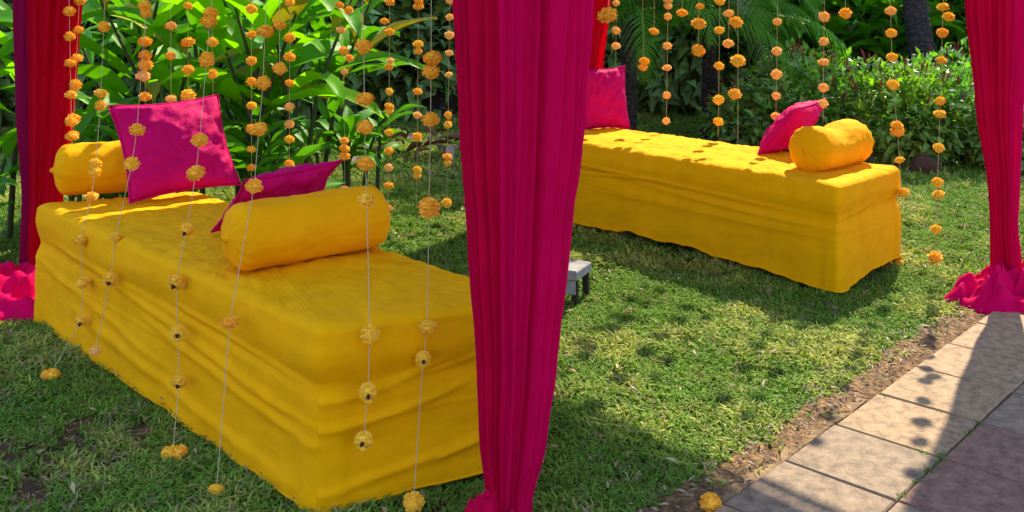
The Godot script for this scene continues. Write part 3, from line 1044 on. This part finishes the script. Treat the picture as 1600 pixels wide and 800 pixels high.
	garland("pale marigold string hanging closest to the left side of the central drape", [[703, 0, 6.43], [698, 322, 6.43]], [[2, 5.6, 0, 2], [27, 5.8, 0, 2], [55, 5.8, 0, 2], [83, 5.8, 0, 2], [117, 5.8, 0, 2], [180, 5.6, 0], [195, 5.4, 0], [245, 6.2, 0, 0], [255, 5.2, 0], [317, 6.6, 0, 1]])
	garland("bright marigold string half hidden by the left outline of the central drape", [[733, 0, 6.55], [734, 300, 6.55]], fl([20, 75, 150, 260, 288], 5.2, 2))
	# right side, seen over the right daybed
	garland("short marigold string with one large bloom before the red drape above far cushion", [[951, 0, 3.3], [949, 32, 3.3]], [[24, 6.4, 0, 0]])
	garland("marigold string hanging over the top of the far pink cushion", [[963, 0, 6.9], [962, 104, 6.9]], fl([5, 48, 72], 6.2, 2))
	garland("short marigold string ending in a double cluster before the palm fronds", [[1004, 0, 6.75], [1006, 112, 6.75]], [[96, 6.6, 1, 0], [105, 6.4, -1, 0]])
	garland("short marigold string with a single low bloom between the double cluster and the long string", [[1022, 0, 6.7], [1022, 54, 6.7]], fl([49], 6.8, 0))
	garland("long marigold string of seven blooms reaching the back edge of the right daybed", [[1044, 0, 6.75], [1041, 196, 6.75]], fl([0, 9, 26, 72, 106, 149, 189], 6.0, 2))
	garland("short marigold string with one bloom left of the twin large blooms", [[1066, 0, 6.6], [1066, 26, 6.6]], fl([20], 7.2, 0))
	garland("short marigold string ending in two large blooms before the palm fronds", [[1092, 0, 5.6], [1091, 90, 5.6]], [[10, 5.2, 2, 0], [37, 8.6, 0, 0], [79, 8.8, 0, 0]])
	garland("long marigold string left of the larger bloomed string, touching the daybed's back edge", [[1125, 0, 6.3], [1122, 214, 6.3]], fl([2, 47, 103, 156, 190], 6.6, 1))
	garland("short marigold string with two blooms between two longer strings left of the shrubs", [[1139, 0, 6.2], [1138, 76, 6.2]], fl([21, 68], 6.6, 2))
	garland("marigold string with three large golden blooms at the left end of the shrubs", [[1153, 0, 5.5], [1153, 218, 5.5]], [[35, 8.0, -3, 0], [95, 8.0, 0, 1], [147, 7.6, -5, 0]])
	garland("marigold string of five blooms left of the tipped pink cushion, before the shrubs", [[1215, 0, 6.0], [1212, 205, 6.0]], fl([34, 80, 116, 150, 182], 6.2, 2))
	garland("marigold string of five blooms dropping behind the tipped pink cushion's upper corner", [[1288, 0, 5.75], [1286, 190, 5.75]], fl([26, 65, 97, 137, 162], 6.4, 2))
	garland("shortest marigold string, one bloom high over the sagging bolster", [[1321, 0, 5.65], [1321, 26, 5.65]], fl([21], 6.8, 0))
	garland("marigold string passing the tree trunk to the right daybed's far corner", [[1391, 0, 5.3], [1395, 132, 5.3], [1402, 200, 5.3], [1410, 320, 5.3]], [[17, 6.2, 0, 2], [52, 6.6, 0, 1], [89, 6.6, 0, 1], [132, 6.4, 0, 1], [196, 6.2, 0, 0], [205, 6.6, 0, 0], [250, 5.8, 0, 1], [301, 6.6, 3, 1]])
	garland("longest marigold string on the right, nearly touching the lawn beside the right drape", [[1474, 0, 5.0], [1469, 160, 5.0], [1461, 404, 5.0]], [[11, 6.6, 0, 1], [26, 6.8, 9, 1], [51, 5.8, 0, 0], [94, 6.0, 0, 1], [158, 5.6, 0, 1], [178, 5.8, 0, 1], [231, 6.0, 0, 1], [285, 5.6, 0, 1], [304, 6.0, 2, 1], [358, 6.0, 0, 1], [402, 7.2, 0, 0]])

# ------------------------------------------------------------------ plants
func leaf_plant(label: String, x: float, d: float, stems: int, h: float, per: int, leaf_len: float, meshes: Array, mats: Array, sd: int, group: String, called := "broad_leaf_plant", spread := 0.35) -> void:
	var r := RandomNumberGenerator.new()
	r.seed = sd
	var o := thing(called, W(x, 0, d), label, "plant", group)
	for s in stems:
		var an := r.randf() * TAU
		var b := Vector3(cos(an), 0, sin(an)) * r.randf() * spread
		var lean := Vector3(r.randf_range(-1, 1), 0, r.randf_range(-1, 1)) * 0.28
		var hh := h * r.randf_range(0.65, 1.1)
		var p0 := b + Vector3(0, -0.03, 0)
		var p1 := b + Vector3.UP * hh * 0.55 + lean * hh * 0.35
		var p2 := b + Vector3.UP * hh + lean * hh
		var st := start()
		tube(st, [p0, p1, p2], [0.020, 0.016, 0.008], 6)
		part(finish(st), "stem", M.stem, o)
		var yaw := r.randf() * TAU
		for k in per:
			var t := lerpf(0.38, 1.0, (k + 0.5) / per)
			var pos := p0.lerp(p1, t * 2.0) if t < 0.5 else p1.lerp(p2, t * 2.0 - 1.0)
			yaw += 2.4 + r.randf_range(-0.5, 0.5)
			var pitch := r.randf_range(0.15, 0.75) + 0.35 * t
			var sc := leaf_len * r.randf_range(0.7, 1.2) * (1.0 - 0.2 * t)
			var bas := Basis(Vector3.UP, yaw) * Basis(Vector3.RIGHT, -pitch) * Basis(Vector3.BACK, r.randf_range(-0.5, 0.5))
			part(meshes[r.randi() % meshes.size()], "leaf", mats[r.randi() % mats.size()], o, Transform3D(bas.scaled(Vector3.ONE * sc), pos))

func build_plants() -> void:
	var bright := [M.leaf_bright, M.leaf_bright, M.leaf_bright, M.leaf_bright, M.leaf_mid, M.leaf_mid, M.leaf_yellow]
	var mixed := [M.leaf_bright, M.leaf_bright, M.leaf_mid, M.leaf_mid, M.leaf_deep, M.leaf_yellow, M.leaf_bright]
	var deep := [M.leaf_mid, M.leaf_deep, M.leaf_deep]
	var dark := [M.leaf_dark, M.leaf_deep, M.leaf_dark]
	var G := "long-leaved plants behind the left daybed"
	leaf_plant("bright broad-leaved plant left of the left drape", -3.20, 5.7, 5, 1.65, 7, 0.68, broad_leaves, bright, 1, G)
	leaf_plant("shaded leafy plant rising just right of the left drape", -2.95, 7.2, 4, 1.7, 5, 1.0, blade_leaves, deep, 2, G)
	leaf_plant("long-leaved plant directly behind the large pink cushion", -2.35, 6.8, 3, 1.5, 5, 1.1, blade_leaves, mixed, 3, G)
	leaf_plant("bright long-leaved plant above the right corner of the large pink cushion", -2.00, 6.7, 4, 1.65, 5, 1.2, blade_leaves, bright, 4, G)
	leaf_plant("arching bright long-leaved plant behind the slumped cushion", -1.45, 6.85, 4, 1.45, 6, 1.25, blade_leaves, bright, 5, G)
	leaf_plant("tall shaded long-leaved plant deep behind the large pink cushion", -2.5, 9.5, 4, 1.5, 6, 1.15, blade_leaves, deep, 6, G)
	leaf_plant("tall shaded long-leaved plant deep behind the slumped cushion", -1.7, 9.8, 4, 1.5, 6, 1.15, blade_leaves, deep, 7, G)
	leaf_plant("shaded broad-leaved plant deep behind the left drape", -4.5, 9.4, 5, 1.6, 7, 0.9, broad_leaves, deep, 8, G)
	leaf_plant("tall back plant between the left drape and pink cushion", -3.6, 9.9, 5, 1.6, 6, 1.1, blade_leaves, dark, 9, G)
	leaf_plant("low dark-leaved plant on the ground at the left picture edge", -2.95, 5.45, 6, 0.55, 6, 0.40, broad_leaves, dark, 10, "dark ground plants", "ground_plant")
	leaf_plant("low dark-leaved plant under the long leaves behind the small bolster", -2.55, 5.9, 6, 0.6, 6, 0.42, broad_leaves, dark, 11, "dark ground plants", "ground_plant")
	leaf_plant("low dark-leaved plant under the arching leaves behind the slumped cushion", -1.75, 6.3, 6, 0.5, 6, 0.45, broad_leaves, dark, 12, "dark ground plants", "ground_plant")
	leaf_plant("low plant under the long leaves just behind the large pink cushion", -2.15, 6.2, 6, 0.65, 6, 0.45, broad_leaves, dark, 13, "dark ground plants", "ground_plant")
	leaf_plant("low plant filling the shade above the slumped cushion's left corner", -1.95, 7.1, 7, 0.8, 6, 0.5, broad_leaves, dark, 14, "dark ground plants", "ground_plant")
	leaf_plant("low plant at the lawn's edge right of the slumped cushion", -1.25, 7.3, 6, 0.6, 6, 0.45, broad_leaves, dark, 15, "dark ground plants", "ground_plant")
	leaf_plant("low plant in the shade between the left drape and the small bolster", -2.75, 6.7, 7, 0.8, 6, 0.5, broad_leaves, dark, 16, "dark ground plants", "ground_plant")
	var B := "dark broad-leaved plants behind the shrubs"
	leaf_plant("dark broad-leaved plant above the left end of the flowering shrubs", 2.95, 11.8, 6, 1.7, 8, 0.85, broad_leaves, dark, 21, B)
	leaf_plant("dark broad-leaved plant above the tipped pink cushion", 3.75, 12.0, 6, 1.7, 8, 0.9, broad_leaves, dark, 22, B)
	leaf_plant("dark broad-leaved plant just left of the tree trunk", 4.45, 11.8, 6, 1.6, 8, 0.9, broad_leaves, [M.leaf_deep, M.leaf_dark], 23, B)
	leaf_plant("dark broad-leaved plant between the tree trunk and the right drape", 5.45, 12.0, 6, 1.6, 8, 0.85, broad_leaves, dark, 24, B)
	leaf_plant("dark broad-leaved plant behind the upper right drape", 6.3, 11.8, 6, 1.7, 8, 0.85, broad_leaves, dark, 25, B)
	# palms with hanging fronds
	palm("palm with drooping grey-green fronds beside the red drape", 1.15, 9.6, 31)
	palm("shaded palm with drooping fronds left of the shrubs", 2.1, 10.3, 32)

func frond_mesh(length: float, droop: float, sd: int) -> ArrayMesh:
	var r := RandomNumberGenerator.new()
	r.seed = sd
	var st := start()
	st.set_smooth_group(-1)
	var pts := []
	var p := Vector3.ZERO
	var n := 14
	for j in n + 1:
		var s := j / float(n)
		var e := 0.5 - droop * s * s - 0.5 * s
		pts.append(p)
		p += Vector3(0, sin(e), cos(e)) * length / n
	var rad := []
	for j in n + 1: rad.append(lerpf(0.012, 0.002, j / float(n)))
	tube(st, pts, rad, 5)
	for k in 46:
		var s := 0.12 + 0.86 * k / 45.0
		var i := int(s * n)
		var base: Vector3 = (pts[i] as Vector3).lerp(pts[mini(i + 1, n)], s * n - i)
		var fwd: Vector3 = ((pts[mini(i + 1, n)] as Vector3) - (pts[maxi(i - 1, 0)] as Vector3)).normalized()
		for sd2 in [-1.0, 1.0]:
			var ln: float = 0.34 * sin(PI * clampf(s * 0.9 + 0.1, 0, 1)) + 0.06
			var dir := (Vector3(sd2, -0.15, 0) * 0.8 + fwd * 0.75 + Vector3(0, r.randf_range(-0.25, 0.1), 0)).normalized()
			var mid := base + dir * ln * 0.5
			var tip := base + dir * ln + Vector3(0, -0.35 * ln, 0)
			var wv := fwd * 0.009
			tri(st, base - wv, base + wv, mid + wv); tri(st, base - wv, mid + wv, mid - wv); tri(st, mid - wv, mid + wv, tip)
	return finish(st)

func palm(label: String, x: float, d: float, sd: int) -> void:
	var r := RandomNumberGenerator.new()
	r.seed = sd
	var o := thing("small_palm", W(x, 0, d), label, "palm", "palms behind the right daybed")
	var fr := []
	for v in 3: fr.append(frond_mesh(1.9, 1.3 + 0.35 * v, sd * 10 + v))
	var st := start()
	tube(st, [Vector3(0, -0.05, 0), Vector3(0.02, 0.7, 0), Vector3(0.0, 1.45, 0)], [0.10, 0.08, 0.07], 10)
	part(finish(st), "trunk", M.bark, o)
	for k in 26:
		var yaw := k * 2.4 + r.randf_range(-0.3, 0.3)
		var pitch := r.randf_range(-0.35, 0.75)
		part(fr[r.randi() % 3], "frond", M.leaf_palm if r.randf() < 0.5 else M.leaf_dark, o, Transform3D((Basis(Vector3.UP, yaw) * Basis(Vector3.RIGHT, -pitch)).scaled(Vector3.ONE * r.randf_range(0.8, 1.1)), Vector3(0, 1.4 + r.randf_range(-0.2, 0.1), 0)))

func clump(o: Node3D, called: String, mesh: Mesh, m: Material, count: int, c: Vector3, rad: Vector3, base: Color, varc: float, sd: int, lo := 0.45, smin := 0.7, smax := 1.3) -> void:
	var r := RandomNumberGenerator.new()
	r.seed = sd
	var xfs := []
	var cols := []
	var lump := FastNoiseLite.new()
	lump.seed = sd
	lump.frequency = 1.0
	while xfs.size() < count:
		var v := Vector3(r.randfn(), r.randfn(), r.randfn()).normalized()
		var bulge := 1.0 + 0.42 * lump.get_noise_3dv(v * 1.7) + 0.25 * lump.get_noise_3dv(v * 4.5)
		var t := pow(r.randf_range(lo * lo * lo, 1.0), 1.0 / 3.0)
		var p := c + v * rad * bulge * t
		if p.y < 0.02: continue
		var out := (v + Vector3(0, 0.35, 0) + Vector3(r.randfn(), r.randfn(), r.randfn()) * 0.45).normalized()
		var nrm := (v * 0.6 + Vector3.UP + Vector3(r.randfn(), r.randfn(), r.randfn()) * 0.4).normalized()
		var side := nrm.cross(out).normalized()
		if side.length() < 0.5: continue
		nrm = out.cross(side)
		xfs.append(Transform3D(Basis(side, nrm, out).scaled(Vector3.ONE * r.randf_range(smin, smax)), p))
		var k := 1.0 + r.randf_range(-varc, varc)
		var y := r.randf() * varc * 0.6
		cols.append(Color(base.r * (k + y), base.g * k, base.b * k))
	scatter(mesh, called, m, o, xfs, cols)

func shrub(label: String, x: float, d: float, rx: float, h: float, count: int, sd: int, flowers: int, base := Color(0.19, 0.36, 0.08)) -> void:
	var r := RandomNumberGenerator.new()
	r.seed = sd
	var o := thing("flowering_shrub", W(x, 0, d), label, "shrub", "low flowering shrubs along the back bed")
	for k in 6:
		var an := k * 1.05 + r.randf()
		var st := start()
		var tip := Vector3(cos(an) * rx * 0.55, h * r.randf_range(0.6, 0.85), sin(an) * rx * 0.45)
		tube(st, [Vector3(0, -0.02, 0), tip * Vector3(0.4, 0.5, 0.4), tip], [0.014, 0.010, 0.004], 5)
		part(finish(st), "stem", M.bark, o)
	clump(o, "foliage", small_leaf(0.10, 0.055, 0.3), M.foliage, count, Vector3(0, h * 0.50, 0), Vector3(rx, h * 0.56, rx * 0.75), base, 0.5, sd, 0.35)
	for k in flowers:
		var v := Vector3(r.randfn(), absf(r.randfn()) + 0.5, r.randfn() + 0.4).normalized()
		var p := Vector3(0, h * 0.5, 0) + v * Vector3(rx, h * 0.60, rx * 0.75) * r.randf_range(0.95, 1.15)
		var st := start()
		tube(st, [Vector3(0, -0.05, 0), Vector3(0, 0.02, 0), Vector3(0.004, 0.045, 0), Vector3(0.006, 0.07, 0)], [0.002, 0.006, 0.009, 0.003], 6)
		part(finish(st), "flower_spike", M.red_flower, o, Transform3D(Basis.from_euler(Vector3(r.randf_range(-0.4, 0.4), 0, r.randf_range(-0.4, 0.4))), p))

func build_shrubs() -> void:
	shrub("low dark-red-sprigged shrub at the left end of the row, beyond the right daybed's middle", 2.30, 9.3, 0.45, 0.62, 900, 41, 14)
	shrub("bright shrub above the tipped pink cushion's left side", 2.75, 9.1, 0.55, 0.92, 1300, 42, 16)
	shrub("full bright shrub rising behind the tipped pink cushion and sagging bolster", 3.25, 9.0, 0.55, 0.88, 1300, 43, 16, Color(0.20, 0.37, 0.07))
	shrub("yellow-green shrub left of the string that passes the tree trunk", 3.62, 8.7, 0.50, 0.84, 1200, 44, 12, Color(0.24, 0.39, 0.06))
	shrub("dark round shrub between the trunk string and the longest string", 4.08, 8.75, 0.50, 0.80, 1200, 45, 12, Color(0.17, 0.34, 0.09))
	shrub("pale sunlit shrub just left of the right drape", 4.40, 8.5, 0.42, 0.66, 900, 46, 4, Color(0.21, 0.38, 0.09))
	shrub("shrub in the gap behind the right drape", 4.85, 8.9, 0.5, 0.75, 900, 47, 4)
	shrub("sunlit shrub right of the right drape at the picture's edge", 5.35, 8.8, 0.5, 0.7, 800, 48, 4, Color(0.21, 0.38, 0.09))
	shrub("back shrub on the left under the dark broad leaves", 3.0, 9.9, 0.6, 0.95, 1000, 49, 8)
	shrub("back shrub on the right in front of the tree trunk", 4.4, 9.8, 0.6, 0.92, 1000, 50, 8)

func bush(label: String, x: float, d: float, rx: float, h: float, sd: int) -> void:
	var o := thing("dark_bush", W(x, 0, d), label, "bush", "dense dark bushes closing the garden")
	# a branchy woody heart that keeps the bush opaque
	var r := RandomNumberGenerator.new()
	r.seed = sd
	for k in 7:
		var an := k * 0.9 + r.randf()
		var tip := Vector3(cos(an) * rx * 0.5, h * r.randf_range(0.6, 0.9), sin(an) * rx * 0.4)
		var st := start()
		tube(st, [Vector3(0, -0.05, 0), tip * Vector3(0.4, 0.5, 0.4), tip], [0.05, 0.035, 0.01], 6)
		part(finish(st), "branch", M.bark, o)
	clump(o, "foliage", small_leaf(0.22, 0.11, 0.3), M.foliage_matte, 4200, Vector3(0, h * 0.48, 0), Vector3(rx, h * 0.54, rx * 0.7), Color(0.16, 0.30, 0.07), 0.5, sd, 0.0, 0.8, 1.5)

func tree(label: String, x: float, d: float, r0: float, crown: Vector3, rad: Vector3, sd: int) -> void:
	var o := thing("garden_tree", W(x, 0, d), label, "tree", "trees at the back of the garden")
	var st := start()
	var pts := []
	var rads := []
	for j in 16:
		var t := j / 15.0
		pts.append(Vector3(crown.x * t * t + 0.04 * nz.get_noise_1d(t * 4.0 + sd), lerpf(-0.05, crown.y, t), crown.z * t * t))
		rads.append(r0 * (1.35 - 0.35 * minf(1.0, t * 4.0)) * (1.0 - 0.55 * t))
	tube(st, pts, rads, 18)
	part(finish(st), "trunk", M.bark, o)
	var r := RandomNumberGenerator.new()
	r.seed = sd
	for k in 7:
		var an := k * 0.9 + r.randf() * 0.5
		var tip := crown + Vector3(cos(an) * rad.x * 0.75, r.randf_range(-0.2, 0.6) * rad.y, sin(an) * rad.z * 0.75)
		var b: Vector3 = pts[11 + k % 4]
		var bs := start()
		tube(bs, [b, b.lerp(tip, 0.5) + Vector3(0, 0.15, 0), tip], [r0 * 0.35, r0 * 0.2, 0.015], 7)
		part(finish(bs), "branch", M.bark, o)
	clump(o, "crown", small_leaf(0.16, 0.075, 0.3), M.foliage_matte, 5200, crown, rad, Color(0.16, 0.30, 0.07), 0.4, sd, 0.3)

func build_background() -> void:
	var n := 0
	for b in [["dark bush closing the view far left, left of the left drape", -6.6, 11.5, 1.7, 2.7], ["dark bush behind the plants right of the left drape", -4.5, 11.8, 1.7, 2.8], ["dark bush behind the plants above the pink cushion", -2.9, 12.0, 1.6, 2.8],
			["dark bush left of the dark trunk beside the central drape", -1.55, 12.6, 1.3, 2.7], ["dark bush behind the trunk by the central drape", -0.2, 14.2, 1.8, 2.9], ["dark bush hidden mostly by the central drape", 1.3, 13.6, 1.7, 2.9],
			["dark bush behind the palms", 2.6, 12.9, 1.6, 2.8], ["dark bush behind the broad leaves left of the right trunk", 4.0, 13.1, 1.6, 2.8], ["dark bush behind the right trunk", 5.6, 13.3, 1.7, 2.8], ["dark bush closing the view behind the right drape", 7.4, 12.6, 1.8, 2.8], ["dark bush at the far right corner of the garden", 9.4, 12.4, 1.8, 2.8],
			["outermost dark bush on the left of the garden", -8.8, 11.5, 1.8, 2.7]]:
		bush(b[0], b[1], b[2], b[3], b[4], 60 + n)
		n += 1
	tree("stout pale-barked trunk rising behind the shrubs near the longest string", 4.74, 11.0, 0.14, Vector3(-0.7, 7.0, -4.0), Vector3(1.9, 1.3, 1.7), 81)
	tree("dark trunk in the gap left of the central drape", -1.02, 12.4, 0.22, Vector3(-0.4, 4.6, -2.4), Vector3(2.0, 1.3, 1.8), 82)
	# a row of trees beyond the bushes keeps the sun off the back of the garden
	n = 0
	for q in [["tree beyond the bushes behind the left drape", -5.6], ["tree beyond the bushes behind the pink cushion and long leaves", -2.4], ["tree beyond the bushes behind the central drape", 0.8], ["tree beyond the bushes behind the palms", 3.8], ["tree beyond the bushes behind the right trunk", 6.9], ["tree beyond the bushes at the far right of the garden", 10.0]]:
		tree(q[0], q[1], 16.9 + 0.4 * (n % 2), 0.16, Vector3(0.2, 4.4, -0.2), Vector3(2.3, 1.7, 1.6), 90 + n)
		n += 1

# ------------------------------------------------------------------ small things
func build_small_things() -> void:
	var r := RandomNumberGenerator.new()
	r.seed = 90
	# loose blooms
	for f in [["single orange marigold fallen at the corner where soil meets the path", on_ground(1110, 787, 0.03), 6.6, 0],
			["loose marigold on the grass behind the right daybed's near corner", on_ground(1404, 412, 0.03), 6.0, 1]]:
		var o := thing("loose_marigold", f[1], f[0], "flower", "fallen marigolds")
		put_flower(o, Vector3.ZERO, f[2], r, f[3], 0.5)
	# grey stool glimpsed behind the central drape
	var g := on_ground(878, 468)
	var o2 := thing("low_stool", g, "low grey slab stool on dark legs glimpsed right of the central drape", "stool")
	var b := Basis(Vector3.UP, -0.45)
	var s1 := start()
	box(s1, Vector3(0, 0.155, 0), Vector3(0.24, 0.05, 0.20), b, 0.006)
	part(finish(s1), "slab", M.grey_stone, o2)
	var s2 := start()
	box(s2, Vector3(0, 0.095, 0.085), Vector3(0.22, 0.07, 0.012), Basis.IDENTITY, 0.003)
	part(finish(s2), "apron", M.grey_stone, o2, Transform3D(b, Vector3.ZERO))
	for q in [[-0.1, -0.08], [0.1, -0.08], [0.1, 0.08], [-0.1, 0.08]]:
		var s3 := start()
		box(s3, Vector3(q[0], 0.062, q[1] * 0.9), Vector3(0.028, 0.136, 0.028), Basis.IDENTITY, 0.003)
		part(finish(s3), "leg", M.wood_dark, o2, Transform3D(b, Vector3.ZERO))
	# stones at the foot of the shrubs
	for q in [["round brown stone at the foot of the shrubs beside the longest marigold string", on_ground(1446, 272), 0.13, 0.10, M.brown_stone], ["pale flat stone edging the shrub bed behind the sagging bolster", on_ground(1378, 252), 0.26, 0.06, M.grey_stone]]:
		var st := start()
		var rows := []
		for j in 10:
			var la: float = -PI / 2 + PI * j / 9.0
			var row := PackedVector3Array()
			for i in 20:
				var an := TAU * i / 20.0
				var v := Vector3(cos(an) * cos(la), sin(la), sin(an) * cos(la))
				v *= 1.0 + 0.25 * nz.get_noise_3dv(v * 1.5)
				row.append(Vector3(v.x * q[2], v.y * q[3] + q[3] * 0.6, v.z * q[2] * 0.7))
			rows.append(row)
		sheet(st, rows, true)
		var so := part(finish(st), "stone", q[4], self, Transform3D(Basis.IDENTITY, q[1]))
		tag(so, q[0], "stone", "stones by the shrub bed")
	# heaps of dead leaves at the far edge of the lawn
	for h in [["heap of pale dead leaves at the lawn's far edge beside the central drape", on_ground(705, 250), 26, 0.34], ["brown dead leaves lying at the lawn's far edge right of the long leaves", on_ground(632, 246), 16, 0.24]]:
		var o := thing("dead_leaf_heap", h[1], h[0], "leaf heap", "dead leaves at the lawn's edge")
		for k in h[2]:
			var p := Vector3(r.randfn() * h[3] * 0.55, 0.04 + r.randf() * 0.16, r.randfn() * h[3] * 0.4)
			var bas := Basis.from_euler(Vector3(r.randf_range(-0.9, 0.6), r.randf() * TAU, r.randf_range(-0.8, 0.8))).scaled(Vector3.ONE * r.randf_range(0.18, 0.36))
			part(broad_leaves[r.randi() % 4], "dead_leaf", M.leaf_dead if r.randf() < 0.55 else M.leaf_dead_pale, o, Transform3D(bas, p))
